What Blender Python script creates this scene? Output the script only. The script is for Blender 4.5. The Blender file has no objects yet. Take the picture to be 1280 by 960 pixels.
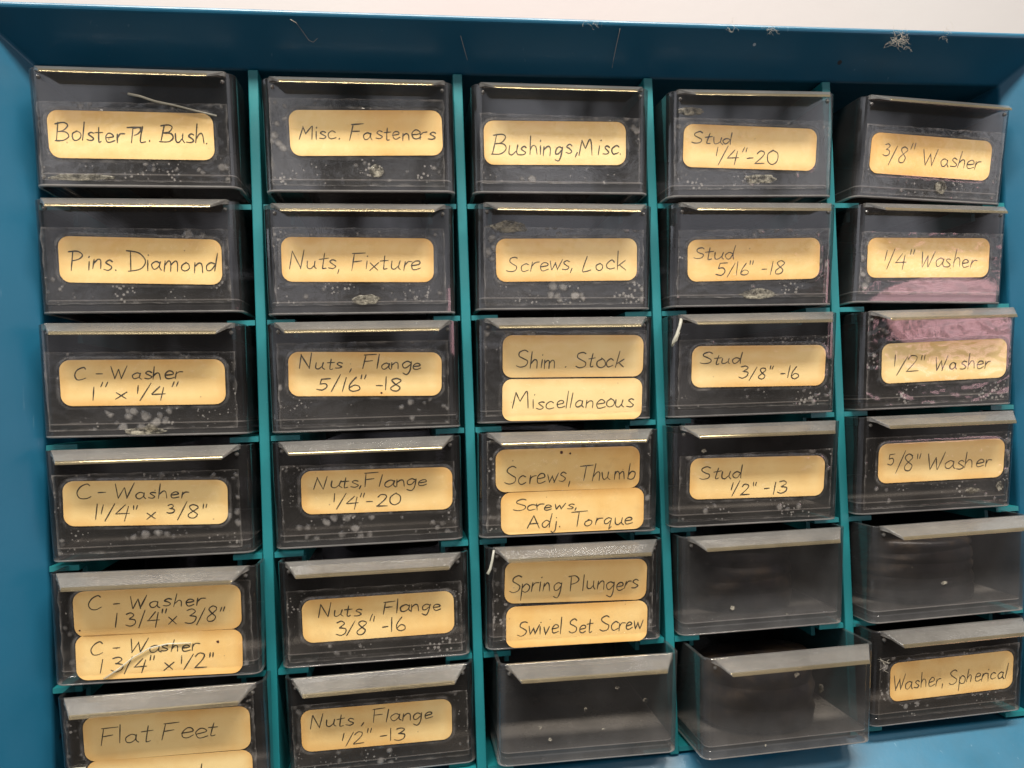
import bpy, bmesh, math, random
from mathutils import Matrix, Vector, noise
random.seed(7)
S = bpy.context.scene
COL = S.collection
mm = 0.001
PX, PZ = 60.0, 34.0            # pitch of the openings, mm
ZT = 215.0                     # height of the top opening edge above the world's zero, mm
def W3(x, d, y):               # mm right, mm down from the top opening edge, mm into the cabinet -> metres
    return Vector((x*mm, y*mm, (ZT-d)*mm))

# ------------------------------------------------------------ camera
cam = bpy.data.cameras.new('camera'); camo = bpy.data.objects.new('camera', cam); COL.objects.link(camo)
R = [[0.9903430177613767, 0.036638837870221146, -0.13370977051363636],
     [-0.03430085751488444, 0.999216424875991, 0.01974809944745592],
     [0.13432854627752527, -0.014971032615109157, 0.9908237531657202]]
def cv(v): return Vector((v[0], v[2], -v[1]))
rx, dn, fw = cv(R[0]), cv(R[1]), cv(R[2])
M = Matrix((rx, -dn, -fw)).transposed().to_4x4()
M.translation = W3(102.54, 91.93, -226.84)
camo.matrix_world = M
cam.sensor_width = 36; cam.sensor_fit = 'HORIZONTAL'; cam.lens = 36*940/1280
cam.clip_start = 0.01; cam.clip_end = 50
S.camera = camo
# ------------------------------------------------------------ world, lamp and helper light
w = bpy.data.worlds.new('World'); S.world = w; w.use_nodes = True
nt = w.node_tree; bg = nt.nodes['Background']
tc = nt.nodes.new('ShaderNodeTexCoord'); sp = nt.nodes.new('ShaderNodeSeparateXYZ'); cr = nt.nodes.new('ShaderNodeValToRGB')
mr = nt.nodes.new('ShaderNodeMapRange'); mr.inputs[1].default_value = -1; mr.inputs[2].default_value = 1
nt.links.new(tc.outputs['Generated'], sp.inputs[0]); nt.links.new(sp.outputs['Z'], mr.inputs[0])
nt.links.new(mr.outputs[0], cr.inputs[0]); nt.links.new(cr.outputs[0], bg.inputs[0])
e = cr.color_ramp.elements
e[0].position = 0.30; e[0].color = (0.085, 0.072, 0.055, 1)
for p_, c_ in ((0.40, (0.34, 0.33, 0.34)), (0.46, (0.95, 0.97, 1.08)), (0.53, (1.45, 1.47, 1.58)), (0.64, (0.80, 0.79, 0.78))):
    x_ = e.new(p_); x_.color = (*c_, 1)
e[5].position = 0.8; e[5].color = (0.95, 0.92, 0.88, 1)
cl = nt.nodes.new('ShaderNodeValToRGB'); nt.links.new(sp.outputs['X'], cl.inputs[0])   # a cooler, brighter side of the room to the left
mx = nt.nodes.new('ShaderNodeMapRange'); mx.inputs[1].default_value = -1; mx.inputs[2].default_value = 1
nt.links.new(sp.outputs['X'], mx.inputs[0]); nt.links.new(mx.outputs[0], cl.inputs[0])
cl.color_ramp.elements[0].position = 0.0; cl.color_ramp.elements[0].color = (0.42, 0.50, 0.60, 1)
cl.color_ramp.elements[1].position = 0.30; cl.color_ramp.elements[1].color = (0.0, 0.0, 0.0, 1)
ad = nt.nodes.new('ShaderNodeMix'); ad.data_type = 'RGBA'; ad.blend_type = 'ADD'; ad.inputs[0].default_value = 1
nt.links.new(cr.outputs[0], ad.inputs[6]); nt.links.new(cl.outputs[0], ad.inputs[7]); 
wn = nt.nodes.new('ShaderNodeTexNoise'); wn.inputs['Scale'].default_value = 9.0; wn.inputs['Detail'].default_value = 3
wp = nt.nodes.new('ShaderNodeMapping'); wp.inputs['Scale'].default_value = (1, 1, .45)
nt.links.new(tc.outputs['Generated'], wp.inputs['Vector']); nt.links.new(wp.outputs[0], wn.inputs['Vector'])
wr = nt.nodes.new('ShaderNodeMapRange'); wr.inputs[1].default_value = .43; wr.inputs[2].default_value = .57; wr.inputs[3].default_value = .15; wr.inputs[4].default_value = 1.85
nt.links.new(wn.outputs[0], wr.inputs[0])
wm = nt.nodes.new('ShaderNodeVectorMath'); wm.operation = 'SCALE'; nt.links.new(ad.outputs[2], wm.inputs[0]); nt.links.new(wr.outputs[0], wm.inputs['Scale'])
nt.links.new(wm.outputs[0], bg.inputs[0])
bg.inputs[1].default_value = 0.62
def area(name, loc, target, sx, sy, power, color):
    l = bpy.data.lights.new(name, 'AREA'); l.shape = 'RECTANGLE'; l.size = sx; l.size_y = sy; l.energy = power; l.color = color
    o = bpy.data.objects.new(name, l); COL.objects.link(o); o.location = loc
    o.rotation_euler = (Vector(target)-Vector(loc)).to_track_quat('-Z', 'Y').to_euler()
    return o
area('tube_lamp', W3(130, -860, -560), W3(150, 90, 0), 1.10, 0.13, 44.0, (1.0, 0.95, 0.86))
area('pink_reflection_helper', W3(548, 130, -336), W3(272, 68, 0), 0.135, 0.082, 0.14, (1.0, 0.52, 0.56)).data.shape = 'ELLIPSE'  # added light, stands in for an unseen pink object mirrored in the right-hand fronts
S.view_settings.view_transform = 'Standard'; S.view_settings.look = 'None'
S.view_settings.exposure = 0; S.view_settings.gamma = 1
S.cycles.transparent_max_bounces = 32; S.cycles.max_bounces = 10; S.cycles.caustics_reflective = False

# ------------------------------------------------------------ materials
class NT:
    def __init__(s, name):
        s.m = bpy.data.materials.new(name); s.m.use_nodes = True; s.t = s.m.node_tree; s.t.nodes.clear()
        s.out = s.t.nodes.new('ShaderNodeOutputMaterial')
    def n(s, typ, **kw):
        x = s.t.nodes.new('ShaderNode'+typ)
        for k, v in kw.items():
            if k.startswith('_'): setattr(x, k[1:], v)
            else: s.put(x.inputs[int(k[1:])] if k[0] == 'i' and k[1:].isdigit() else x.inputs[k.replace('__', ' ')], v)
        return x
    def put(s, sock, v):
        if hasattr(v, 'outputs'): s.t.links.new(v.outputs[0], sock)
        elif hasattr(v, 'is_output'): s.t.links.new(v, sock)
        else:
            if isinstance(v, (tuple, list)) and len(v) == 3 and sock.type == 'RGBA': v = (*v, 1)
            sock.default_value = v
    def ramp(s, fac, *stops):
        r = s.t.nodes.new('ShaderNodeValToRGB'); s.put(r.inputs[0], fac)
        els = r.color_ramp.elements
        while len(els) < len(stops): els.new(0.5)
        for e, (p, c) in zip(els, stops):
            e.position = p; e.color = (*c, 1) if isinstance(c, tuple) else (c, c, c, 1)
        return r
    def math(s, op, a, b=0.5):
        x = s.t.nodes.new('ShaderNodeMath'); x.operation = op; s.put(x.inputs[0], a); s.put(x.inputs[1], b); return x
    def mix(s, f, a, b):
        x = s.t.nodes.new('ShaderNodeMixShader'); s.put(x.inputs[0], f); s.put(x.inputs[1], a); s.put(x.inputs[2], b); return x
    def mixc(s, f, a, b):
        x = s.t.nodes.new('ShaderNodeMix'); x.data_type = 'RGBA'; s.put(x.inputs[0], f); s.put(x.inputs[6], a); s.put(x.inputs[7], b); return x.outputs[2]
    def coord(s, vary=False):
        t = s.t.nodes.new('ShaderNodeTexCoord')
        if not vary: return t.outputs['Object']
        oi = s.t.nodes.new('ShaderNodeObjectInfo'); v = s.t.nodes.new('ShaderNodeVectorMath'); v.operation = 'ADD'
        m = s.math('MULTIPLY', oi.outputs['Random'], 7.3)
        s.t.links.new(t.outputs['Object'], v.inputs[0]); s.t.links.new(m.outputs[0], v.inputs[1]); return v.outputs[0]
    def noise(s, scale, vec, detail=4, rough=.55):
        x = s.t.nodes.new('ShaderNodeTexNoise'); x.inputs['Scale'].default_value = scale; x.inputs['Detail'].default_value = detail
        x.inputs['Roughness'].default_value = rough; s.put(x.inputs['Vector'], vec); return x
    def fres(s, ior):
        g = s.t.nodes.new('ShaderNodeNewGeometry'); m = s.t.nodes.new('ShaderNodeMapRange')
        s.t.links.new(g.outputs['Backfacing'], m.inputs[0]); m.inputs[3].default_value = ior; m.inputs[4].default_value = 1/ior
        f = s.t.nodes.new('ShaderNodeFresnel'); s.t.links.new(m.outputs[0], f.inputs[0]); return f
    def bump(s, h, strength, dist):
        x = s.t.nodes.new('ShaderNodeBump'); x.inputs['Strength'].default_value = strength; x.inputs['Distance'].default_value = dist; s.put(x.inputs['Height'], h); return x
    def done(s, sh): s.t.links.new(sh.outputs[0], s.out.inputs[0]); return s.m

def paint_mat(name, c, c2, rough, specks):
    k = NT(name); v = k.coord()
    n1 = k.noise(14, v, 5); n2 = k.noise(900, v, 2)
    col = k.mixc(k.ramp(n1, (.3, 0.0), (.75, 1.0)), c, c2)
    if specks:
        col = k.mixc(k.ramp(k.noise(9, v, 6, .7), (.55, 0.0), (.78, .55)), col, (0.012, 0.045, 0.062))
        st = k.n('Mapping', _vector_type='POINT'); k.put(st.inputs[0], v); st.inputs['Scale'].default_value = (1, 1, .12); st.inputs['Rotation'].default_value = (.3, .5, .4)
        col = k.mixc(k.ramp(k.noise(420, st, 2), (.72, 0.0), (.80, .45)), col, (0.16, 0.26, 0.32))
        vo = k.n('TexVoronoi', Scale=75.0, Vector=v); sel = k.noise(31, v, 2)
        d = k.math('MULTIPLY', k.math('LESS_THAN', vo, 0.075), k.math('GREATER_THAN', sel, .60))
        col = k.mixc(d, col, (0.02, 0.02, 0.025))
        vo2 = k.n('TexVoronoi', Scale=110.0, Vector=v)
        d2 = k.math('MULTIPLY', k.math('LESS_THAN', vo2, 0.06), k.math('LESS_THAN', sel, .42))
        col = k.mixc(d2, col, (0.35, 0.42, 0.45))
    p = k.n('BsdfPrincipled', Base__Color=col, Roughness=k.ramp(k.noise(60, v), (.3, rough-.06), (.7, rough+.1)), Normal=k.bump(n2, .10, .0002))
    p.inputs['Specular IOR Level'].default_value = 0.45
    return k.done(p)
M_BLUE = paint_mat('blue_paint', (0.006, 0.078, 0.138), (0.009, 0.094, 0.164), .36, True)
M_TEAL = paint_mat('teal_plastic', (0.006, 0.125, 0.140), (0.009, 0.148, 0.160), .42, False)
M_DARK = paint_mat('dark_back', (0.010, 0.016, 0.020), (0.016, 0.022, 0.026), .6, False)

def plastic(name, tint, dust, dcol, rough, gcol=(1, 1, 1), vary=True):
    k = NT(name); v = k.coord(vary)
    n1 = k.noise(55, v, 6, .65); n2 = k.noise(420, v, 4, .7)
    tr = k.n('BsdfTransparent', Color=tint)
    di = k.n('BsdfDiffuse', Color=dcol)
    f = k.math('MULTIPLY', k.ramp(n1, (.30, .65), (.80, 1.4)), dust)
    f = k.math('ADD', f, k.math('MULTIPLY', k.ramp(n2, (.66, 0.0), (.80, 1.0)), dust*1.6))
    if 'smoked_plastic' in name:          # dust has settled along the bottom of each tray
        sz = k.n('SeparateXYZ'); k.put(sz.inputs[0], k.coord())
        lowd = k.n('MapRange', i0=sz.outputs['Z'], i1=.013, i2=.001, i3=1.0, i4=2.5); f = k.math('MULTIPLY', f, k.math('MULTIPLY', lowd, k.ramp(k.noise(90, v, 4), (.3, .75), (.7, 1.15))))
    body = k.mix(f, tr, di)
    gl = k.n('BsdfGlossy', Color=gcol, Roughness=rough, Normal=k.bump(k.noise(38, v, 1), .06, .0008))
    fr = k.fres(1.5)
    return k.done(k.mix(fr, body, gl))
M_SMOKE = plastic('smoked_plastic', (0.62, 0.605, 0.61), .024, (0.42, 0.40, 0.39), .035)
M_HAZY = plastic('hazy_smoked_plastic', (0.66, 0.65, 0.655), .050, (0.42, 0.415, 0.41), .05)
M_FLOOR = plastic('dusty_tray_floor', (0.50, 0.48, 0.46), .55, (0.30, 0.275, 0.24), .2)
M_LIP = plastic('dusty_pull_plastic', (0.60, 0.575, 0.54), .155, (0.47, 0.45, 0.425), .20)
M_EDGE = plastic('polished_pull_edge', (0.62, 0.54, 0.40), .09, (0.50, 0.43, 0.30), .13, (1.0, 0.82, 0.50))
M_EDGE_GLOW = plastic('edge_glow_plastic', (0.60, 0.585, 0.57), .75, (0.42, 0.40, 0.37), .15)  # pale scuffed look, painted in for light piped to the tray's edges

def paper_mat():
    k = NT('yellowed_paper'); v = k.coord(True)
    t = k.t.nodes.new('ShaderNodeTexCoord')
    n1 = k.noise(45, v, 5, .6); n2 = k.noise(160, v, 5, .7); n3 = k.noise(1500, v, 2)
    col = k.mixc(k.ramp(n1, (.36, 0.0), (.68, 1.0)), (0.84, 0.61, 0.265), (0.77, 0.465, 0.145))
    col = k.mixc(k.ramp(n2, (.58, 0.0), (.75, .35)), col, (0.55, 0.32, 0.11))
    vo = k.n('TexVoronoi', Scale=190.0, Vector=v)
    col = k.mixc(k.math('MULTIPLY', k.math('LESS_THAN', vo, .045), .7), col, (0.22, 0.10, 0.04))
    oi = k.t.nodes.new('ShaderNodeObjectInfo'); col = k.mixc(k.math('MULTIPLY', oi.outputs['Random'], .5), col, (0.86, 0.70, 0.38))
    ag = k.n('Attribute', _attribute_name='age')
    col = k.mixc(k.math('MULTIPLY', ag.outputs['Fac'], k.ramp(n1, (.35, .25), (.65, .85))), col, (0.66, 0.36, 0.10))
    p = k.n('BsdfPrincipled', Base__Color=col, Roughness=.7, Normal=k.bump(n3, .15, .0001))
    return k.done(p)
M_PAPER = paper_mat()
k = NT('pen_ink'); v = k.coord(); nn = k.noise(700, v, 3)
M_INK = k.done(k.n('BsdfPrincipled', Base__Color=k.mixc(k.ramp(nn, (.3, 0.0), (.7, 1.0)), (0.018, 0.016, 0.012), (0.085, 0.065, 0.035)), Roughness=.6))
k = NT('brown_spot'); M_SPOT = k.done(k.n('BsdfPrincipled', Base__Color=(0.06, 0.012, 0.006), Roughness=.5))

def tape_mat():
    k = NT('clear_tape'); v = k.coord(True)
    reg = k.noise(60, v, 3); n2 = k.noise(260, v, 4)
    wv = k.n('VectorMath', _operation='ADD'); k.put(wv.inputs[0], v)
    sc = k.n('VectorMath', _operation='SCALE'); k.put(sc.inputs[0], k.noise(300, v, 2).outputs['Color']); sc.inputs['Scale'].default_value = .0018
    k.put(wv.inputs[1], sc)
    vo = k.n('TexVoronoi', Scale=330.0, Vector=wv); vo.inputs['Randomness'].default_value = 1
    rad = k.math('MULTIPLY', k.ramp(reg, (.40, 0.0), (.66, 1.0)), .50)
    vs = k.n('TexVoronoi', Scale=820.0, Vector=v); reg2 = k.noise(110, v, 2)
    fine = k.ramp(k.math('SUBTRACT', k.math('MULTIPLY', k.ramp(reg2, (.42, 0.0), (.7, 1.0)), .42), vs), (.0, 0.0), (.12, 1.0))
    at = k.n('Attribute', _attribute_name='trapped')
    inside = k.ramp(k.math('SUBTRACT', rad, vo), (.0, 0.0), (.22, 1.0))
    a = k.math('MULTIPLY', inside, k.ramp(n2, (.30, .08), (.75, .42)))
    a = k.math('MAXIMUM', a, k.math('MULTIPLY', fine, .30))
    a = k.math('MAXIMUM', a, k.math('MULTIPLY', at.outputs['Fac'], k.ramp(n2, (.34, .04), (.72, .50))))
    op = k.n('Attribute', _attribute_name='over_paper')
    a = k.math('MULTIPLY', a, k.math('SUBTRACT', 1.0, k.math('MULTIPLY', op.outputs['Fac'], .93)))
    tr = k.n('BsdfTransparent', Color=(.975, .965, .945))
    di = k.n('BsdfDiffuse', Color=(0.50, 0.46, 0.42))
    body = k.mix(a, tr, di)
    body = k.mix(.012, body, di)
    hb = k.math('ADD', k.math('MULTIPLY', inside, 1.2), k.noise(130, v, 3))
    gl = k.n('BsdfGlossy', Color=(1, 1, 1), Roughness=.115, Normal=k.bump(hb, .30, .0005))
    fr = k.fres(1.42)
    return k.done(k.mix(fr, body, gl))
M_TAPE = tape_mat()
def residue_mat(name, c, a):
    k = NT(name); v = k.coord(True); n = k.noise(500, v, 5, .7)
    tr = k.n('BsdfTransparent', Color=(.96, .95, .92)); p = k.n('BsdfPrincipled', Base__Color=c, Roughness=.35, Normal=k.bump(n, .7, .0006))
    return k.done(k.mix(k.ramp(n, (.42, a*.05), (.66, a)), tr, p))
M_RES = residue_mat('old_adhesive', (0.50, 0.46, 0.37), .42)
k = NT('torn_tape'); M_SHRED = k.done(k.mix(.42, k.n('BsdfTransparent', Color=(.9, .9, .86)), k.n('BsdfPrincipled', Base__Color=(0.60, 0.58, 0.50), Roughness=.3)))
k = NT('dust_fleck'); M_FLECK = k.done(k.mix(k.ramp(k.noise(900, k.coord(), 3), (.40, 0.0), (.62, .55)), k.n('BsdfTransparent'), k.n('BsdfDiffuse', Color=(0.46, 0.42, 0.34))))
k = NT('dust_fibre'); M_FLUFF = k.done(k.n('BsdfPrincipled', Base__Color=(0.38, 0.34, 0.28), Roughness=.9))
k = NT('coil_rubber'); v = k.coord()
M_COIL = k.done(k.n('BsdfPrincipled', Base__Color=k.mixc(k.ramp(k.noise(120, v, 6, .7), (.45, 0.0), (.72, 1.0)), (0.012, 0.010, 0.011), (0.060, 0.040, 0.022)), Roughness=.45, Normal=k.bump(k.noise(260, v, 4, .6), .35, .001)))
k = NT('pale_wall'); v = k.coord()
M_WALL = k.done(k.n('BsdfPrincipled', Base__Color=k.mixc(k.ramp(k.noise(2.2, v, 2), (.38, 0.0), (.62, 1.0)), (0.355, 0.335, 0.33), (0.36, 0.31, 0.305)), Roughness=.8, Normal=k.bump(k.noise(30, v, 3), .15, .004)))

# ------------------------------------------------------------ mesh helpers
def link(name, bm, mat, parent=None, smooth=False, bevel=0, mats=None, recalc=True):
    me = bpy.data.meshes.new(name)
    if recalc: bmesh.ops.recalc_face_normals(bm, faces=bm.faces[:])
    bm.normal_update(); bm.to_mesh(me); bm.free()
    o = bpy.data.objects.new(name, me); COL.objects.link(o)
    for m_ in (mats or [mat]): me.materials.append(m_)
    if smooth:
        for p in me.polygons: p.use_smooth = True
    if parent: o.parent = parent
    if bevel:
        b = o.modifiers.new('edge', 'BEVEL'); b.width = bevel*mm; b.segments = 3; b.limit_method = 'ANGLE'; b.angle_limit = math.radians(40)
        b.harden_normals = False
    return o
def box(bm, a, b):
    vs = [bm.verts.new((x, y, z)) for x in (a[0], b[0]) for y in (a[1], b[1]) for z in (a[2], b[2])]
    for f in ((0,1,3,2), (4,6,7,5), (0,4,5,1), (2,3,7,6), (0,2,6,4), (1,5,7,3)): bm.faces.new([vs[i] for i in f])
def wbox(bm, x0, x1, d0, d1, y0, y1):
    a = W3(x0, d1, y0); b = W3(x1, d0, y1); box(bm, a, b)
def bridge(bm, A, B):
    n = len(A)
    return [bm.faces.new((A[i], A[(i+1) % n], B[(i+1) % n], B[i])) for i in range(n)]
def tube(bm, pts, r0, r1=None, seg=5):
    r1 = r0 if r1 is None else r1; rings = []
    for i, p in enumerate(pts):
        t = (pts[min(i+1, len(pts)-1)]-pts[max(i-1, 0)]).normalized()
        a = t.orthogonal().normalized(); b = t.cross(a); r = r0+(r1-r0)*i/max(1, len(pts)-1)
        rings.append([bm.verts.new(p+r*(math.cos(6.2832*j/seg)*a+math.sin(6.2832*j/seg)*b)) for j in range(seg)])
    for A, B in zip(rings, rings[1:]): bridge(bm, A, B)
    bm.faces.new(rings[0]); bm.faces.new(rings[-1])
def empty(name, loc):
    o = bpy.data.objects.new(name, None); COL.objects.link(o); o.location = loc; o.empty_display_size = .01; return o
def tag(o, label, cat, group=None):
    o['label'] = label; o['category'] = cat
    if group: o['group'] = group
    return o

# ------------------------------------------------------------ the wall behind
bm = bmesh.new(); box(bm, (-1.6, 0.42, -0.6), (2.2, 0.47, 1.6))
o = link('wall', bm, M_WALL); o['kind'] = 'structure'

# ------------------------------------------------------------ the cabinet
cab = empty('parts_cabinet', W3(150, 232, 60))
tag(cab, 'blue metal parts cabinet with teal dividers, holding all the small drawers', 'cabinet')
cab_inv = Matrix.Translation(-cab.location)
def cpart(name, bm, mat, bevel=0):
    bm.transform(cab_inv); return link(name, bm, mat, cab, bevel=bevel)
X0, X1, D0, D1 = 0.3, 303.0, -6.6, 205.6
DEP = 118.0
def rect(bm, g, y, gt=None):
    gt = g if gt is None else gt
    return [bm.verts.new(W3(*p, y)) for p in ((X0-g, D0-gt), (X1+g, D0-gt), (X1+g, D1+g), (X0-g, D1+g))]
bm = bmesh.new()
loops = [rect(bm, 0, DEP), rect(bm, 0, 1.2), rect(bm, 11, -10.5), rect(bm, 12.4, -10.5), rect(bm, 12.4, DEP)]
for A, B in zip(loops, loops[1:]): bridge(bm, A, B)
bridge(bm, loops[-1], loops[0])
cpart('shell', bm, M_BLUE, bevel=.7)
bm = bmesh.new(); wbox(bm, X0-12.4, X1+12.4, D0-12.4, D1+12.4, DEP+.3, DEP+1.5); cpart('back_panel', bm, M_DARK)
for c in (1, 2, 3, 4):
    bm = bmesh.new(); wbox(bm, c*PX-1.45, c*PX+1.45, D0+.3, D1-.3, 0, DEP-.3); cpart('divider', bm, M_TEAL, bevel=.35)
for c in range(5):
    for r in range(0, 6):
        for s in (0, 1):
            d = (r+1)*PZ if r < 5 else 204.0
            xa = c*PX+1.7 if s == 0 else (c+1)*PX-1.7
            if c == 0 and s == 0: xa = X0+.2
            if c == 4 and s == 1: xa = X1-.2
            L = 8.2+random.uniform(-.4, .4)
            xb = xa+L if s == 0 else xa-L
            xl = xb-1.3 if s == 0 else xb+1.3
            bm = bmesh.new(); wbox(bm, min(xa, xb), max(xa, xb), d-.75, d+.75, .7, DEP-1)
            if r < 5: wbox(bm, min(xl, xb), max(xl, xb), d+.7, d+4.2, 6.0, DEP-1)
            cpart('rail', bm, M_TEAL)

# ------------------------------------------------------------ drawers
FW, FH, SL, T = 54.5, 31.2, 4.2, 1.15     # front width, height, slant of the front over its height, wall
TD = 72.0
def fy(z): return -SL*z/FH                # y of the front face at local height z (mm, centre = 0)
ANG = math.atan2(SL, FH)
def plan(bm, z, inset, rf=3.0, rb=1.2, n=6):
    hw = FW/2-inset; y0 = fy(z)+inset; y1 = TD-inset; rf = max(.5, rf-inset*.8); rb = max(.3, rb-inset*.8); pts = []
    for cx, cy, r, a0 in ((-hw+rf, y0+rf, rf, 180), (hw-rf, y0+rf, rf, 270), (hw-rb, y1-rb, rb, 0), (-hw+rb, y1-rb, rb, 90)):
        for i in range(n+1):
            a = math.radians(a0+90*i/n); pts.append((cx+r*math.cos(a), cy+r*math.sin(a)))
    return [bm.verts.new((x*mm, y*mm, (z+FH/2)*mm)) for x, y in pts]
def tray_bm():
    bm = bmesh.new(); zb, zt = -FH/2, FH/2
    def dip(ring):                        # the side walls stand a little lower than the front's pull
        return ring
    zc = zt-1.2
    A = plan(bm, zb, .15); A2 = plan(bm, zb+.6, 0); B = plan(bm, zt, 0); C = plan(bm, zt, T); D = plan(bm, zb+3.4, T); E = plan(bm, zb, T); F = plan(bm, zb+2.3, T)
    bridge(bm, A2, B); bridge(bm, B, C)
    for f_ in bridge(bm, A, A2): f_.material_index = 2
    D2 = plan(bm, zb+3.9, T); bridge(bm, C, D2); bridge(bm, E, F)
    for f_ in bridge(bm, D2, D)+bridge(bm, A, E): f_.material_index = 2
    f1 = bm.faces.new(D); f2 = bm.faces.new(F); f1.material_index = 1; f2.material_index = 0
    return bm
def lip_bm():
    bm = bmesh.new(); yt = fy(FH/2); n = 22; z0 = FH/2
    rows = []
    for (hw, y, z) in ((25.0, yt+.5, z0+.15), (24.6, yt-.5, z0+.1), (23.4, yt-2.2, z0-.75), (21.4, yt-5.2, z0-2.55), (21.35, yt-5.45, z0-2.80), (21.3, yt-5.60, z0-3.05), (21.25, yt-5.74, z0-3.36), (21.2, yt-5.81, z0-3.60), (23.4, yt-2.2, z0-1.75), (24.6, yt-.4, z0-1.3), (25.0, yt+.5, z0-1.2)):
        rows.append([bm.verts.new(((-hw+2*hw*i/n)*mm, y*mm, (z+FH/2)*mm)) for i in range(n+1)])
    for A, B in zip(rows, rows[1:]+rows[:1]):
        for i in range(n):
            f_ = bm.faces.new((A[i], A[i+1], B[i+1], B[i])); f_.material_index = 1 if A in rows[3:7] else 0
    bm.faces.new([r[0] for r in rows]); bm.faces.new([r[-1] for r in rows])
    for sx in (-1, 1):                    # the little moulded pip below each end of the pull
        bmesh.ops.create_icosphere(bm, subdivisions=2, radius=.62*mm, matrix=Matrix.Translation((sx*23.9*mm, (fy(FH/2-2.6)-.1)*mm, (FH-2.6)*mm)))
    return bm
# pose of every drawer front: x, down, out, roll, pitch, yaw (mm, degrees); (column, row)
POSE = {(1, 1): (29.48, 14.34, 7.74, 0.57, 0.45, 0.0), (2, 1): (90.7, 15.62, 7.3, 0.27, 0.06, 0.05), (3, 1): (150.5, 15.77, 6.13, 0.44, 0.57, -0.26), (4, 1): (210.18, 17.37, 8.26, -0.27, 1.13, -0.41), (5, 1): (274.02, 17.79, 4.54, 2.7, 0.91, -1.4), (1, 2): (28.42, 49.17, 4.14, 0.66, 0.25, 0.41), (2, 2): (89.72, 50.94, 4.9, 0.54, -0.41, -0.01), (3, 2): (150.46, 50.91, 4.75, 0.83, 0.37, -0.41), (4, 2): (210.1, 51.21, 6.07, 0.3, 0.83, -0.3), (5, 2): (272.67, 51.13, 2.88, 1.5, -0.76, -0.42), (1, 3): (29.32, 84.06, 6.34, 1.19, -0.33, 0.1), (2, 3): (89.92, 84.93, 6.11, 0.45, -0.51, -0.04), (3, 3): (149.71, 84.87, 3.57, 0.65, 0.05, -0.38), (4, 3): (208.51, 85.28, 6.89, 0.26, 0.36, 0.39), (5, 3): (271.23, 85.29, 6.36, -0.09, -0.06, 0.67), (1, 4): (29.6, 118.35, 4.88, 0.72, -0.32, 0.18), (2, 4): (89.59, 118.68, 3.37, 0.34, -0.44, 0.04), (3, 4): (148.79, 118.75, 7.21, 1.04, -0.29, 0.11), (4, 4): (207.26, 118.85, 7.85, 0.48, 0.27, 0.28), (5, 4): (268.63, 118.43, 6.93, -0.07, 0.23, 0.69), (1, 5): (31.49, 151.46, 8.42, 1.4, -0.74, -0.2), (2, 5): (90.49, 152.8, 4.12, 0.36, -0.87, 0.13), (3, 5): (149.77, 152.45, 4.55, 0.86, -0.54, -0.28), (4, 5): (209.66, 152.69, 4.44, -0.09, -0.44, 0.19), (5, 5): (270.4, 152.09, 8.72, -0.62, -0.84, 0.04), (1, 6): (32.46, 184.56, 7.17, 0.1, 0.04, -0.1), (2, 6): (91.11, 186.28, 1.54, -0.29, 0.11, 0.07), (3, 6): (151.67, 185.2, 9.08, 0.96, -0.03, -0.04), (4, 6): (211.9, 186.54, 13.61, -0.13, -0.78, -0.62), (5, 6): (269.98, 185.23, 6.46, -0.32, -0.39, -0.93)}
LAB = {(1, 1): [(-0.84, -1.8, 0.0, 44.5, 12.2)], (2, 1): [(1.99, 0.91, 0.83, 44.0, 12.7)], (3, 1): [(-2.08, -0.95, 0.62, 43.9, 12.8)], (4, 1): [(-1.07, -0.95, -1.57, 43.1, 12.6)], (5, 1): [(-1.08, -1.81, -0.34, 44.7, 12.8)], (1, 2): [(0.54, -1.14, -1.25, 44.6, 12.9)], (2, 2): [(-0.74, -0.03, -0.54, 43.7, 12.6)], (3, 2): [(0.46, -0.75, 0.61, 43.8, 12.6)], (4, 2): [(-0.15, -1.3, 0.79, 43.6, 12.7)], (5, 2): [(-1.13, -1.0, 0.88, 44.2, 12.9)], (1, 3): [(0.08, -0.56, -0.18, 43.5, 12.9)], (2, 3): [(0.17, 0.67, -1.4, 43.4, 12.5)], (3, 3): [(2.14, 4.16, -0.65, 43.3, 12.4), (1.92, -9.03, -0.74, 43.6, 12.9)], (4, 3): [(1.08, -0.41, -0.81, 43.4, 12.7)], (5, 3): [(1.54, -0.68, 0.81, 44.1, 12.6)], (1, 4): [(-0.86, 0.2, -1.69, 43.6, 13.0)], (2, 4): [(2.6, 0.45, -0.77, 43.7, 12.9)], (3, 4): [(-0.7, 4.42, -0.06, 42.5, 12.5), (0.82, -8.39, 0.26, 42.8, 12.7)], (4, 4): [(-0.02, -0.98, -0.91, 42.5, 12.6)], (5, 4): [(0.99, 0.64, -0.05, 43.0, 12.9)], (1, 5): [(0.78, 4.36, 0.2, 42.9, 12.9), (0.74, -8.21, -0.77, 43.0, 12.8)], (2, 5): [(0.89, -1.96, 0.12, 42.9, 13.0)], (3, 5): [(0.08, 4.32, -1.71, 42.5, 12.8), (0.44, -9.14, -0.63, 42.9, 12.5)], (1, 6): [(1.03, 3.29, -0.83, 42.7, 12.5), (1.01, -9.55, -1.32, 43.0, 12.7)], (2, 6): [(-1.39, -0.65, -0.7, 43.2, 13.2)], (5, 6): [(0.44, -1.1, 0.34, 42.2, 13.5)]}
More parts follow.
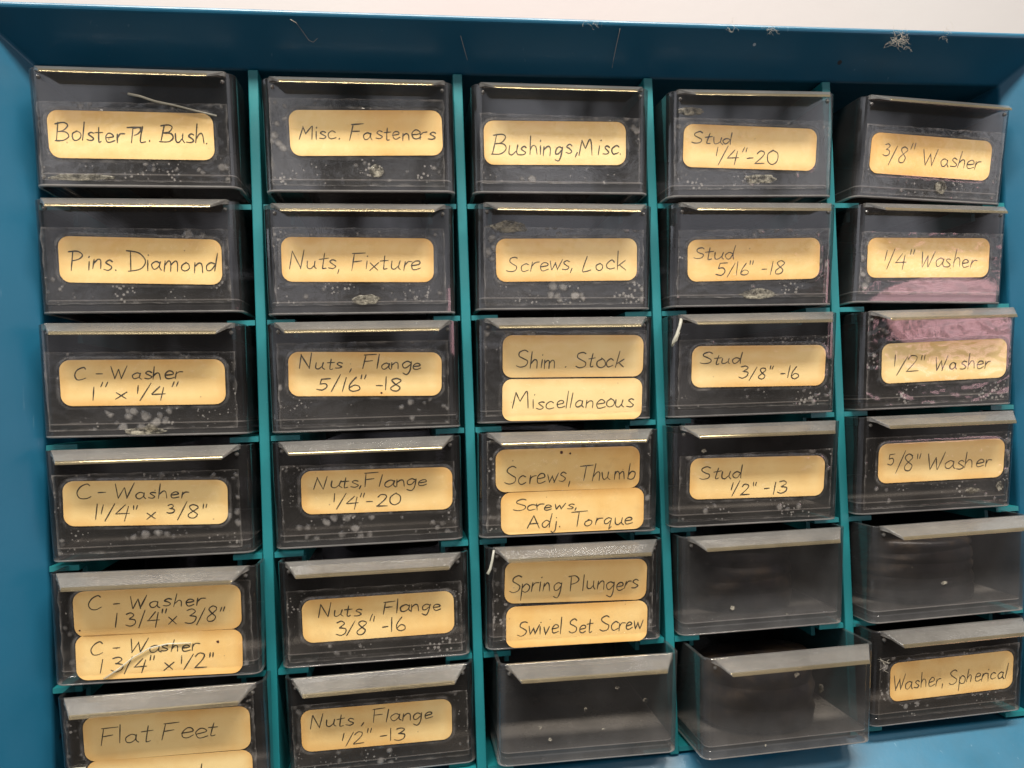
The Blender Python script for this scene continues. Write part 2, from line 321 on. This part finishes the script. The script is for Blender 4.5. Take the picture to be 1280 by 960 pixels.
# writing: lines of (text, start, end, baseline, cap height) as fractions of the paper label
TXT = {
(1,1): [[('Bolster @. Bush.', .04, .955, .64, .36)]],
(2,1): [[('Misc. Fasteners', .06, .955, .64, .33)]],
(3,1): [[('Bushings,Misc.', .05, .96, .76, .40)]],
(4,1): [[('Stud', .06, .355, .44, .29), ('^1/4"-20', .245, .71, .88, .34)]],
(5,1): [[('^3/8"', .10, .36, .71, .42), ('Washer', .43, .92, .71, .38)]],
(1,2): [[('Pins. Diamond', .06, .975, .71, .40)]],
(2,2): [[('Nuts, Fixture', .05, .91, .72, .36)]],
(3,2): [[('Screws, Lock', .07, .92, .75, .39)]],
(4,2): [[('Stud', .045, .355, .46, .30), ('5/16" -18', .21, .73, .87, .29)]],
(5,2): [[('^1/4"', .14, .38, .74, .42), ('Washer', .445, .90, .74, .40)]],
(1,3): [[('C - Washer', .09, .74, .42, .29), ('1" x ^1/4"', .19, .71, .86, .31)]],
(2,3): [[('Nuts , Flange', .07, .86, .38, .29), ('5/16" -18', .18, .73, .87, .29)]],
(3,3): [[('Shim . Stock', .095, .86, .77, .38)], [('Miscellaneous', .07, .94, .71, .37)]],
(4,3): [[('Stud', .06, .37, .43, .28), ('3/8" -16', .35, .80, .80, .30)]],
(5,3): [[('^1/2"', .10, .34, .74, .42), ('Washer', .43, .87, .72, .36)]],
(1,4): [[('C - Washer', .085, .76, .39, .29), ('1^1/4" x ^3/8"', .19, .87, .86, .31)]],
(2,4): [[('Nuts,Flange', .08, .825, .41, .29), ('^1/4"-20', .21, .65, .86, .30)]],
(3,4): [[('Screws, Thumb', .06, .97, .80, .40)], [('Screws,', .085, .52, .44, .25), ('Adj. Torque', .18, .92, .86, .31)]],
(4,4): [[('Stud', .07, .38, .50, .31), ('^1/2" -13', .305, .72, .92, .30)]],
(5,4): [[('^5/8"', .07, .33, .72, .42), ('Washer', .39, .90, .72, .38)]],
(1,5): [[('C - Washer', .09, .785, .42, .30), ('1 3/4"x 3/8"', .24, .90, .81, .31)], [('C - Washer', .09, .74, .43, .29), ('1 3/4" x ^1/2"', .14, .82, .84, .31)]],
(2,5): [[('Nuts , Flange', .105, .91, .43, .30), ('3/8" -16', .215, .67, .87, .31)]],
(3,5): [[('Spring Plungers', .035, .94, .73, .38)], [('Swivel Set Screw', .08, .97, .70, .37)]],
(1,6): [[('Flat Feet', .10, .80, .64, .38)], [('l', .67, .69, .60, .40)]],
(2,6): [[('Nuts , Flange', .06, .87, .43, .30), ('^1/2" -13', .265, .68, .90, .29)]],
(5,6): [[('Washer, Spherical', .03, .96, .72, .37)]],
}
GL = {}
for line in '''@|.78|-.2,.93 .5,1.0;.1,.95 .02,0;.12,.9 .4,.98 .52,.8 .35,.55 .14,.48;.6,1 .48,.4 .5,.05 .72,.06
A|.72|0,0 .35,1;.35,1 .68,0;.12,.35 .6,.37
B|.7|.12,1 .05,0;-.02,.95 .35,1.02 .55,.85 .4,.6 .12,.52;.12,.52 .5,.5 .62,.25 .4,.02 0,0
C|.65|.52,.88 .4,1 .15,.8 .02,.4 .15,.05 .38,0 .58,.14
D|.8|.14,.95 .1,0;-.02,1 .45,.92 .7,.52 .5,.12 .03,0
F|.62|.12,.95 .04,0;.05,.97 .6,1.02;.08,.52 .45,.56
L|.55|.1,1 0,.06 .2,.0 .45,.08
M|.85|0,0 .14,.92;.14,.92 .34,.42;.34,.42 .6,.98 .68,.7 .72,0
N|.7|.04,0 .1,1;.1,1 .5,.02;.5,.02 .58,1.1
P|.74|.16,.95 .1,0;-.02,.95 .35,1.02 .58,.82 .45,.58 .13,.48
S|.6|.5,.9 .35,1 .12,.88 .1,.68 .3,.52 .5,.35 .45,.1 .2,0 0,.1
T|.66|0,.97 .72,1.02;.36,.99 .3,0
W|.84|0,1 .15,.02;.15,.02 .38,.75;.38,.75 .5,.02;.5,.02 .78,1.05
a|.55|.42,.42 .25,.52 .05,.35 .08,.08 .22,.02 .38,.2 .43,.47;.43,.47 .42,.15 .52,0
b|.48|.06,1 .03,0;.04,.3 .2,.5 .4,.4 .38,.1 .2,0 .03,.08
c|.46|.4,.42 .25,.52 .06,.35 .06,.12 .2,0 .42,.1
d|.56|.4,.4 .2,.5 .04,.3 .1,.05 .25,.05 .4,.35;.47,1 .41,.4 .43,0
e|.48|.05,.25 .38,.32 .36,.48 .2,.52 .05,.32 .1,.05 .25,0 .45,.1
g|.52|.42,.42 .25,.52 .06,.35 .1,.08 .25,.08 .4,.3;.43,.5 .4,-.1 .28,-.4 .08,-.3
h|.48|.1,1 .04,0;.05,.25 .2,.5 .34,.42 .38,0
i|.18|.05,.5 .04,0;.07,.76 .085,.8
j|.25|.15,.5 .12,-.2 0,-.35 -.1,-.25;.17,.76 .185,.8
k|.48|.1,1 .04,0;.42,.5 .07,.22;.15,.28 .46,-.02
l|.19|.08,1 .04,0
m|.68|.04,.5 .03,0;.04,.3 .16,.5 .27,.42 .28,0;.29,.3 .42,.5 .53,.42 .56,0
n|.48|.04,.5 .03,0;.04,.3 .2,.5 .34,.42 .38,0
o|.5|.25,.5 .06,.35 .06,.1 .22,0 .4,.12 .4,.38 .22,.52
p|.5|.06,.5 .02,-.42;.05,.3 .22,.52 .42,.38 .36,.1 .2,.02 .06,.12
q|.55|.42,.42 .25,.52 .06,.35 .1,.08 .25,.08 .4,.3;.43,.48 .38,-.4;.38,-.4 .5,-.22
r|.38|.05,.5 .04,0;.05,.28 .18,.48 .37,.49
s|.42|.34,.45 .2,.52 .08,.4 .22,.27 .34,.14 .22,.02 .02,.05
t|.36|.16,.86 .12,.12 .17,.0 .27,.05;-.03,.55 .34,.6
u|.54|.04,.5 .06,.1 .2,.02 .36,.2;.4,.5 .38,.15 .48,0
v|.4|0,.5 .16,0;.16,0 .36,.54
w|.6|0,.5 .12,.02;.12,.02 .26,.4;.26,.4 .38,.02;.38,.02 .56,.56
x|.46|0,.45 .38,0;.4,.5 0,-.02
0|.66|.3,1 .05,.7 .08,.2 .3,0 .55,.25 .55,.75 .27,1
1|.24|.1,1 .06,0
2|.62|.05,.78 .2,1 .45,.9 .4,.6 .02,.03;.02,.03 .56,.05
3|.58|.05,.92 .3,1 .45,.82 .2,.55;.2,.55 .5,.45 .48,.15 .25,0 0,.1
4|.64|.36,.95 0,.35;0,.35 .58,.38;.5,.85 .4,-.12
5|.6|.12,.95 .08,.55;.08,.55 .35,.58 .48,.3 .3,.02 0,.08;.12,.95 .54,1
6|.55|.3,1 .08,.5 .06,.15 .25,0 .48,.12 .45,.35 .25,.42 .06,.2
8|.56|.45,.9 .25,1 .08,.85 .2,.6 .45,.3 .35,.02 .12,.02 .05,.25 .3,.55 .47,.78 .43,.92
/|.42|0,-.1 .36,1.08
"|.36|.08,1.08 .04,.78;.24,1.08 .20,.78
-|.4|0,.4 .29,.43
,|.22|.08,.06 .02,-.2
.|.22|.05,.02 .075,.045'''.split('\n'):
    ch, wd, st = line.split('|', 2)
    GL[ch] = (float(wd), [[tuple(map(float, p.split(','))) for p in s.split()] for s in st.split(';')])
def spline(pts, n=5):
    if len(pts) < 3: return [(pts[0][0]+(pts[1][0]-pts[0][0])*i/3, pts[0][1]+(pts[1][1]-pts[0][1])*i/3) for i in range(4)]
    P = [pts[0]]+pts+[pts[-1]]; out = []
    for i in range(1, len(P)-2):
        for j in range(n):
            t = j/n
            out.append(tuple(.5*(2*P[i][k]+(P[i+1][k]-P[i-1][k])*t+(2*P[i-1][k]-5*P[i][k]+4*P[i+1][k]-P[i+2][k])*t*t+(3*P[i][k]-P[i-1][k]-3*P[i+1][k]+P[i+2][k])*t**3) for k in (0, 1)))
    return out+[pts[-1]]
def layout(text, x0, x1, base, cap):      # strokes of one written line in label mm, y up
    strokes = []; x = 0; sup = False
    for ch in text:
        if ch == '^': sup = True; continue
        if ch == ' ': x += .34; continue
        wd, st = GL[ch]; jx, jy, js = random.uniform(-.03, .03), random.uniform(-.06, .06), random.uniform(.88, 1.12)
        sh = random.uniform(.0, .14); k, up = (.62, .42) if sup else (1, 0)
        for s in st:
            strokes.append(spline([((x+jx+(px*js+py*sh)*k+random.uniform(-.02, .02)), (py*js*k+up+jy+random.uniform(-.022, .022))) for px, py in s]))
        x += wd*k*random.uniform(.98, 1.16); sup = False
    xs = [p[0] for s in strokes for p in s]; a, b = min(xs), max(xs); sx = (x1-x0)/max(b-a, .05)
    if len(text) == 1: sx = cap
    return [[(x0+(px-a)*sx, base+py*cap) for px, py in s] for s in strokes]
LW, LH, LR = 43.4, 12.7, 2.9
def on_front(bm_out, cx, cz, ang, off):   # label plane -> drawer frame matrix
    # the label plane: u right, v up the slanted face, n outward
    up = Vector((0, -math.sin(ANG), math.cos(ANG))); n = Vector((0, -math.cos(ANG), -math.sin(ANG)))
    c, s = math.cos(math.radians(ang)), math.sin(math.radians(ang)); r = Vector((1, 0, 0))
    u = c*r+s*up; v = -s*r+c*up
    o = r*cx+up*cz+n*off+Vector((0, 0, FH/2))
    m = Matrix((u, v, n)).transposed().to_4x4(); m.translation = o
    return Matrix.Scale(mm, 4) @ m
def label_outline(wv, hv, r, n=6):
    pts = []
    for cx, cy, a0 in ((wv/2-r, hv/2-r, 0), (-wv/2+r, hv/2-r, 90), (-wv/2+r, -hv/2+r, 180), (wv/2-r, -hv/2+r, 270)):
        for i in range(n+1):
            a = math.radians(a0+90*i/n); pts.append((cx+r*math.cos(a), cy+r*math.sin(a)))
    return pts
def paper(parent, cx, cz, ang):
    bm = bmesh.new(); P = label_outline(LW, LH, LR)
    lay = bm.verts.layers.float.new('age')
    A = [bm.verts.new((x, y, 0)) for x, y in P]; B = [bm.verts.new((x, y, .12)) for x, y in P]
    bridge(bm, A, B); bm.faces.new(A)
    for v_ in A+B: v_[lay] = 1.0
    for q in (.5, 1.1, 1.8, 2.7):
        C = [bm.verts.new((x, y, .12)) for x, y in label_outline(LW-2*q, LH-2*q, max(.3, LR-q))]
        for v_ in C: v_[lay] = max(0, 1-q/2.7)
        bridge(bm, B, C); B = C
    bm.faces.new(B)
    bm.transform(on_front(bm, cx, cz, ang, .06)); return link('paper_label', bm, M_PAPER, parent)
def ribbon(bm, pts, wd, z):
    n = len(pts); vs = []
    for i, (x, y) in enumerate(pts):
        a = pts[max(0, i-1)]; b = pts[min(n-1, i+1)]; dx, dy = b[0]-a[0], b[1]-a[1]; l = math.hypot(dx, dy) or 1
        ex = 0
        if i == 0: ex = -.4
        if i == n-1: ex = .4
        w_ = wd*(.5 if 0 < i < n-1 else .34)*(1+.45*noise.noise(Vector((x*.55, y*.55, wd*40))))*(1.12-.3*i/n)
        ox, oy = dx/l, dy/l; x += ox*ex*wd; y += oy*ex*wd
        vs.append((bm.verts.new((x-oy*w_, y+ox*w_, z)), bm.verts.new((x+oy*w_, y-ox*w_, z))))
    for (a, b), (c, d) in zip(vs, vs[1:]): bm.faces.new((a, b, d, c))
def writing(parent, cx, cz, ang, lines):
    bm = bmesh.new(); z = .02; pen = random.uniform(.29, .37)
    for t, a, b, base, cap in lines:
        for s in layout(t, (a-.5)*LW, (b-.5)*LW, (.5-base)*LH, cap*LH):
            ribbon(bm, s, pen, z); z += .0012
    bm.transform(on_front(bm, cx, cz, ang, .06+.12)); return link('handwriting', bm, M_INK, parent)
def tape(parent, labs, seed, strength):
    bm = bmesh.new(); lay = bm.verts.layers.float.new('trapped'); lp = bm.verts.layers.float.new('over_paper'); rr = random.Random(seed); nx, ny = 92, 48
    xa, xb = -FW/2+1.6+rr.uniform(0, 1.2), FW/2-1.8-rr.uniform(0, 1.6)
    top = max(l[1] for l in labs)+LH/2+rr.uniform(1.4, 3.2); bot = -FH/2+rr.uniform(1.0, 2.8)
    top = min(top, FH/2-1.0) if strength < 3 else FH/2-1.2; sk = rr.uniform(-.8, .8); off = Vector((seed*3.1, seed*1.7, 0)); g = {}
    for i in range(nx+1):
        for j in range(ny+1):
            u, v = i/nx, j/ny; x = xa+(xb-xa)*u; z = bot+(top-bot)*v
            if j in (0, ny): z += sk*(u-.5)*(1 if j else -.6)+.30*noise.noise(Vector((x*.25, j, seed)))
            if i in (0, nx): x += .45*noise.noise(Vector((z*.3, i, seed)))+.4*(v-.5)*sk
            h = .07; dm = 99
            for (cx, cz, ang, *_r) in labs:
                a = math.radians(ang); lx = (x-cx)*math.cos(a)+(z-cz)*math.sin(a); lz = -(x-cx)*math.sin(a)+(z-cz)*math.cos(a)
                qx, qz = abs(lx)-LW/2+LR, abs(lz)-LH/2+LR
                dd = math.hypot(max(qx, 0), max(qz, 0))+min(max(qx, qz), 0)-LR
                dm = min(dm, dd)
                wdt = .75+.5*noise.noise(Vector((x*.22, z*.22, seed+9)))
                t = max(0, min(1, 1-dd/wdt)); h = max(h, .07+.24*t*t*(3-2*t))
            nv = Vector((x*.16, z*.3, 0))+off
            h += strength*.10*max(0, noise.noise(nv*1.4))+strength*.05*abs(noise.noise(nv*4))
            g[i, j] = bm.verts.new((x, z, h))
            ed = min(i*(xb-xa)/nx, (nx-i)*(xb-xa)/nx, j*(top-bot)/ny, (ny-j)*(top-bot)/ny)
            g[i, j][lp] = 1.0 if dm < .2 else 0.0
            halo = max(0, 1-abs(dm-.55)/.55)*(.45+.9*max(0, noise.noise(Vector((x*.2, z*.35, seed+3)))))
            edge = max(0, 1-ed/(.45+.9*max(0, noise.noise(Vector((x*.35, z*.5, seed+21))))))*(.35+.9*max(0, noise.noise(Vector((x*.12, z*.2, seed+30)))))
            g[i, j][lay] = min(1, max(halo, edge)) if dm > 0 else 0
    for i in range(nx):
        for j in range(ny): bm.faces.new((g[i, j], g[i+1, j], g[i+1, j+1], g[i, j+1]))
    bm.transform(on_front(bm, 0, 0, 0, 0)); return link('tape', bm, M_TAPE, parent, smooth=True, recalc=False)
def blob(parent, x, z, rx_, rz_, seed, mat=None, name='adhesive_residue', h=.55):
    bm = bmesh.new(); rings = []; n = 26
    for k_, (s, hh) in enumerate(((1, 0), (.93, .35), (.7, .75), (.35, 1.0))):
        rings.append([bm.verts.new((s*rx_*math.cos(6.2832*i/n)*(1+.45*noise.noise(Vector((math.cos(6.2832*i/n)*1.6, math.sin(6.2832*i/n)*1.6, seed)))),
                                    s*rz_*math.sin(6.2832*i/n)*(1+.45*noise.noise(Vector((math.cos(6.2832*i/n)*1.6, math.sin(6.2832*i/n)*1.6, seed+4)))),
                                    0.36+h*.2*hh*(1+.7*noise.noise(Vector((i*.9, k_*2.1, seed)))))) for i in range(n)])
    for A, B in zip(rings, rings[1:]): bridge(bm, A, B)
    bm.faces.new(rings[-1]); bm.faces.new(rings[0])
    bm.transform(on_front(bm, x, z, 0, 0)); return link(name, bm, mat or M_RES, parent, smooth=True)
def hook(parent, name, pts, r0, r1, mat):  # a curled strip following front-plane points (x, z, out)
    bm = bmesh.new(); tube(bm, [Vector(p) for p in pts], r0, r1, 6)
    bm.transform(on_front(bm, 0, 0, 0, 0)); return link(name, bm, mat, parent, smooth=True)

LABEL = {
(4,5): ('unlabelled smoky plastic drawer directly under the Stud 1/2"-13 drawer', 0),
(5,5): ('unlabelled smoky plastic drawer between the 5/8" Washer and Washer, Spherical drawers', 0),
(3,6): ('unlabelled smoky plastic drawer beneath the Swivel Set Screw drawer', 0),
(4,6): ('unlabelled drawer pulled out furthest, with a dark brown coil inside it', 0),
}
DESC = {
(1,1): 'smoky clear drawer with a paper label reading Bolster Pl. Bush', (2,1): 'smoky clear drawer with a paper label reading Misc. Fasteners',
(3,1): 'smoky clear drawer with a paper label reading Bushings, Misc.', (4,1): 'smoky clear drawer with a paper label reading Stud 1/4"-20',
(5,1): 'crooked smoky drawer with a tilted paper label reading 3/8" Washer', (1,2): 'smoky clear drawer with a paper label reading Pins, Diamond',
(2,2): 'smoky clear drawer with a paper label reading Nuts, Fixture', (3,2): 'smoky clear drawer with a paper label reading Screws, Lock',
(4,2): 'smoky clear drawer with a paper label reading Stud 5/16" -18', (5,2): 'smoky drawer with pinkish glare and a label reading 1/4" Washer',
(1,3): 'smoky clear drawer with a paper label reading C-Washer 1" x 1/4"', (2,3): 'smoky clear drawer with a paper label reading Nuts, Flange 5/16" -18',
(3,3): 'smoky drawer with two stacked labels reading Shim Stock and Miscellaneous', (4,3): 'smoky drawer with a torn tape curl and a label reading Stud 3/8" -16',
(5,3): 'smoky drawer with peeling wrinkled tape and a label reading 1/2" Washer', (1,4): 'smoky clear drawer with a paper label reading C-Washer 1 1/4" x 3/8"',
(2,4): 'smoky clear drawer with a paper label reading Nuts, Flange 1/4"-20', (3,4): 'smoky drawer with two labels reading Screws, Thumb and Screws, Adj. Torque',
(4,4): 'smoky clear drawer with a paper label reading Stud 1/2"-13', (5,4): 'smoky clear drawer with a paper label reading 5/8" Washer',
(1,5): 'smoky drawer with two labels, both for 1 3/4" C-Washer sizes', (2,5): 'smoky clear drawer with a paper label reading Nuts, Flange 3/8" -16',
(3,5): 'smoky drawer with two labels reading Spring Plungers and Swivel Set Screw', (1,6): 'smoky drawer with a paper label reading Flat Feet, cut by the bottom edge',
(2,6): 'smoky clear drawer with a paper label reading Nuts, Flange 1/2"-13', (5,6): 'smoky clear drawer with a paper label reading Washer, Spherical',
}
DESC.update({k_: v_[0] for k_, v_ in LABEL.items()})
tray0 = lip0 = None
DR = {}
Tm = Matrix(((1, 0, 0), (0, 0, 1), (0, -1, 0)))           # (right, down, in) -> (x, y, z)
for key in sorted(POSE, key=lambda a: (a[1], a[0])):
    x, d, out, ro, pi_, ya = POSE[key]
    ro, pi_, ya = (math.radians(a) for a in (ro, pi_, ya))
    Rz = Matrix(((math.cos(ro), -math.sin(ro), 0), (math.sin(ro), math.cos(ro), 0), (0, 0, 1)))
    Rx = Matrix(((1, 0, 0), (0, math.cos(pi_), -math.sin(pi_)), (0, math.sin(pi_), math.cos(pi_))))
    Ry = Matrix(((math.cos(ya), 0, math.sin(ya)), (0, 1, 0), (-math.sin(ya), 0, math.cos(ya))))
    r3 = Tm @ (Ry @ Rx @ Rz) @ Tm.transposed()
    e = empty('drawer', (0, 0, 0)); m4 = r3.to_4x4(); m4.translation = W3(x, d, -out)+r3 @ Vector((0, 0, -FH/2*mm))
    e.matrix_world = m4; DR[key] = e
    tag(e, DESC[key], 'drawer', 'small drawers in the parts cabinet')
    if tray0 is None:
        tray0 = link('tray', tray_bm(), None, e, bevel=.28, mats=[M_SMOKE, M_FLOOR, M_EDGE_GLOW]); lip0 = link('pull_lip', lip_bm(), None, e, bevel=.2, mats=[M_LIP, M_EDGE])
    else:
        for src in (tray0, lip0):
            c = src.copy(); COL.objects.link(c); c.parent = e
            if src is tray0 and key not in LAB: c.data = src.data.copy(); c.data.materials[0] = M_HAZY     # the bare fronts are dusty
    if key in LAB:
        for l, lines in zip(LAB[key], TXT[key]):
            pl = paper(e, l[0], l[1], l[2]); writing(pl, l[0], l[1], l[2], lines)
        wr = {(5,3): 3.2, (5,2): 2.6, (5,1): 1.5, (1,1): 1.5}.get(key, .7 if key[1] > 3 else 1.1)
        tape(e, LAB[key], key[0]*7+key[1]*3, wr)

def spot(parent, lab, u, v, r):
    bm = bmesh.new(); n = 12
    A = [bm.verts.new(((u-.5)*LW+r*math.cos(6.2832*i/n)*random.uniform(.8, 1.2), (.5-v)*LH+r*math.sin(6.2832*i/n)*random.uniform(.8, 1.2), .03)) for i in range(n)]
    bm.faces.new(A); bm.transform(on_front(bm, lab[0], lab[1], lab[2], .18)); link('ink_spot', bm, M_SPOT, parent)
def paper_of(key, i): return [c for c in DR[key].children if c.name.startswith('paper_label')][i]
spot(paper_of((3,4), 0), LAB[3,4][0], .45, .10, .5); spot(paper_of((3,4), 0), LAB[3,4][0], .51, .13, .3)
spot(paper_of((1,5), 1), LAB[1,5][1], .85, .26, .42); spot(paper_of((1,5), 0), LAB[1,5][0], .03, .85, .25); spot(paper_of((2,3), 0), LAB[2,3][0], .60, .93, .3)
# old glue and loose tape on some fronts
for key, x, z, a, b in (((1,3), 0, -14.2, 6, .9), ((1,3), 1.5, -13.4, 2.0, 1.1), ((4,1), 2.5, -10.4, 5.5, 1.3), ((4,1), -20.5, 9.6, 4.5, 1.1),
        ((3,2), -17, 8.8, 5.5, 1.7), ((2,2), 1.0, -11.5, 4.0, 1.5), ((2,1), 4.5, -9.8, 2.2, 1.7), ((5,1), 3.5, -11.0, 2.2, 1.9), ((4,2), 1.0, -12.0, 5.5, 1.4),
        ((1,1), -15, -13.2, 8, .9), ((5,4), 12, -9.6, 2.4, .8), ((5,4), 21.5, -8.6, 1.1, 1.6), ((4,6), 9.5, 3.5, .8, 1.4)):
    blob(DR[key], x, z, a, b, x*1.3+z+key[0])
for key, x, z, r in (((5,5), -3, -4, 1.1), ((5,5), -14, 2, .4), ((4,5), -10.5, -7.5, .8), ((4,5), 7.5, -11, .45), ((4,5), -5, 7.5, .6), ((3,6), 8, 6.5, .6), ((3,6), 16.5, 2, .8),
        ((3,6), -1.5, .5, .5), ((3,6), -15, -4, .6), ((3,6), -12, -8, .5), ((4,6), 1.5, 8.6, .8), ((4,6), -8, -12.5, .35), ((4,4), -17.5, 8, .8), ((3,6), 4, -6, .5)):
    blob(DR[key], x, z, r, r*random.uniform(.35, 1.3), x*3.7+z*2.1, M_FLECK, 'dust_fleck', .15)
hook(DR[1,1], 'tape_curl', [(-1, 9.2, .5), (2, 8.6, .9), (6, 7.3, 1.0), (11, 6.4, .8), (17, 5.0, .7), (22, 3.9, .5)], .38, .22, M_SHRED)
hook(DR[1,5], 'tape_curl', [(-14, -14, .45), (-10, -11.4, .6), (-6, -8.2, .7), (-2, -6.0, .7), (3, -5.0, .6), (9, -5.2, .5)], .27, .16, M_SHRED)
hook(DR[4,3], 'tape_curl', [(-24.3, 14.6, .6), (-25.0, 12.4, 1.2), (-26.0, 10.0, 1.6), (-27.0, 8.0, 1.6), (-27.3, 6.8, 1.3), (-26.2, 8.2, 1.2), (-25.2, 10.8, 1.1)], .55, .45, M_SHRED)
hook(DR[3,5], 'tape_curl', [(-24.8, 15.2, .4), (-25.4, 12.2, .9), (-26.0, 9.8, 1.1), (-26.8, 8.4, 1.2)], .35, .5, M_SHRED)
hook(DR[1,6], 'tape_curl', [(-25.0, -4.6, .5), (-22.8, -4.2, .8), (-20.6, -4.3, .6)], .6, .45, M_SHRED)

# ------------------------------------------------------------ what lies in the open drawers
def coil(key, r, hgt, turns, cx, cy, cz, label, tilt):
    bm = bmesh.new(); n = 44; rings = []
    prof = [(0, 0), (r*.7, .0)]
    for i in range(turns):
        z0 = hgt*i/turns; z1 = hgt*(i+1)/turns
        prof += [(r*.95, z0+.04*(z1-z0)), (r*.99, z0+.30*(z1-z0)), (r*.991, z0+.65*(z1-z0)), (r*.95, z0+.96*(z1-z0))]
    prof += [(r*.7, hgt), (0.01, hgt)]
    for pr, pz in prof[1:]:
        rings.append([bm.verts.new((pr*math.cos(6.2832*j/n)*(1+.05*noise.noise(Vector((math.cos(6.2832*j/n)*2, math.sin(6.2832*j/n)*2, pz*.3)))),
                                    pr*.8*math.sin(6.2832*j/n), pz+.5*math.sin(6.2832*j/n*2+pz))) for j in range(n)])
    for A, B in zip(rings, rings[1:]): bridge(bm, A, B)
    bm.faces.new(rings[0]); bm.faces.new(rings[-1])
    for v_ in bm.verts: v_.co *= mm
    o_ = link('coil', bm, M_COIL, smooth=True)
    o_.matrix_world = DR[key].matrix_world @ Matrix.Translation((cx*mm, cy*mm, cz*mm)) @ Matrix.Rotation(math.radians(tilt), 4, 'Y')
    tag(o_, label, 'coil', 'dark coils kept in the unlabelled drawers')
coil((4,6), 19, 20, 3, -1.5, 20, 4.2, 'dark brown coil with crumbly patches inside the furthest pulled out drawer', 0)
coil((5,5), 20, 20, 5, 0, 20, 4.2, 'dark ridged coil inside the unlabelled drawer below the 5/8" Washer drawer', 0)
coil((4,5), 18, 19, 4, 1, 22, 4.2, 'dark coil barely showing inside the unlabelled drawer under Stud 1/2"-13', 0)

# ------------------------------------------------------------ dust and hairs on the top edge
def fluff(name, x, d, y, spread, n, label, cat, r=.03, long=.9):
    bm = bmesh.new(); rr = random.Random(x)
    for i in range(n):
        p = Vector((rr.gauss(0, spread*.35), rr.gauss(0, spread*.15), rr.gauss(0, spread*.28))); dr = Vector((rr.gauss(0, 1), rr.gauss(0, .4), rr.gauss(0, .8))).normalized(); pts = []
        for j in range(7):
            pts.append(p*mm); dr = (dr+Vector((rr.gauss(0, .5), rr.gauss(0, .25), rr.gauss(0, .5)))).normalized(); p = p+dr*spread*.22*long
        tube(bm, pts, r*mm, r*.6*mm, 4)
    o_ = link(name, bm, M_FLUFF); o_.location = W3(x, d, y); return tag(o_, label, cat)
E_D = D0-11.6
fluff('dust_fluff', 258.5, E_D+3.0, -10.8, 3.4, 46, 'large tangled dust fluff clinging to the blue top edge at right', 'dust fluff')
fluff('dust_fluff', 274.5, E_D+.0, -11.0, 2.6, 12, 'wispy dust tuft on the top edge right of the large fluff', 'dust fluff', .028)
fluff('dust_fluff', 216, E_D+.4, -11.2, 2.4, 14, 'small dust tuft hanging over the blue edge above the Stud drawers', 'dust fluff', .028)
fluff('dust_fluff', 203, E_D+.2, -11.0, 2.2, 10, 'sparse dust specks on the top edge left of the Stud tuft', 'dust fluff', .028)
fluff('dust_fluff', 160, E_D+.1, -11.0, 2.6, 8, 'thin dust wisp on the top edge above the Bushings drawer', 'dust fluff', .028)
def hair(x, d, pts, label):
    bm = bmesh.new(); tube(bm, [Vector((a*mm, b*mm, c*mm)) for a, b, c in pts], .09*mm, .06*mm, 4)
    o_ = link('hair', bm, M_FLUFF); o_.location = W3(x, d, 0); tag(o_, label, 'hair')
def bev(dd): return -10.5*(D0-dd)/11.0-.25   # y just off the top sloping face at depth-down dd
def on_bevel(x, d, rel): return [(a, bev(d-c), c) for a, c in rel]
hair(75, E_D+4, on_bevel(75, E_D+4, [(-2.5, 2.4), (-1, 1.8), (.5, .2), (2, -1.6), (3.2, -2.0), (4.5, -1.2)]), 'curled pale hair on the dark top slope above Misc. Fasteners')
hair(122, E_D+6.5, on_bevel(122, E_D+6.5, [(-1.2, 2.6), (-.6, 1.2), (.2, -.6), (1.0, -2.4)]), 'short straight pale hair on the dark top slope')
hair(168, E_D+8, on_bevel(168, E_D+8, [(0.6, 6.5), (.2, 3), (0, 0), (.1, -2.2)])[:3]+[(0, bev(E_D+10), -1.8)], 'fine hair hanging down the dark slope above Bushings, Misc.')
fluff('dust_fluff', 240.6, 176.5, -17.0, 1.7, 12, 'pale dust fluff on the right edge of the furthest pulled out drawer', 'dust fluff', .032)
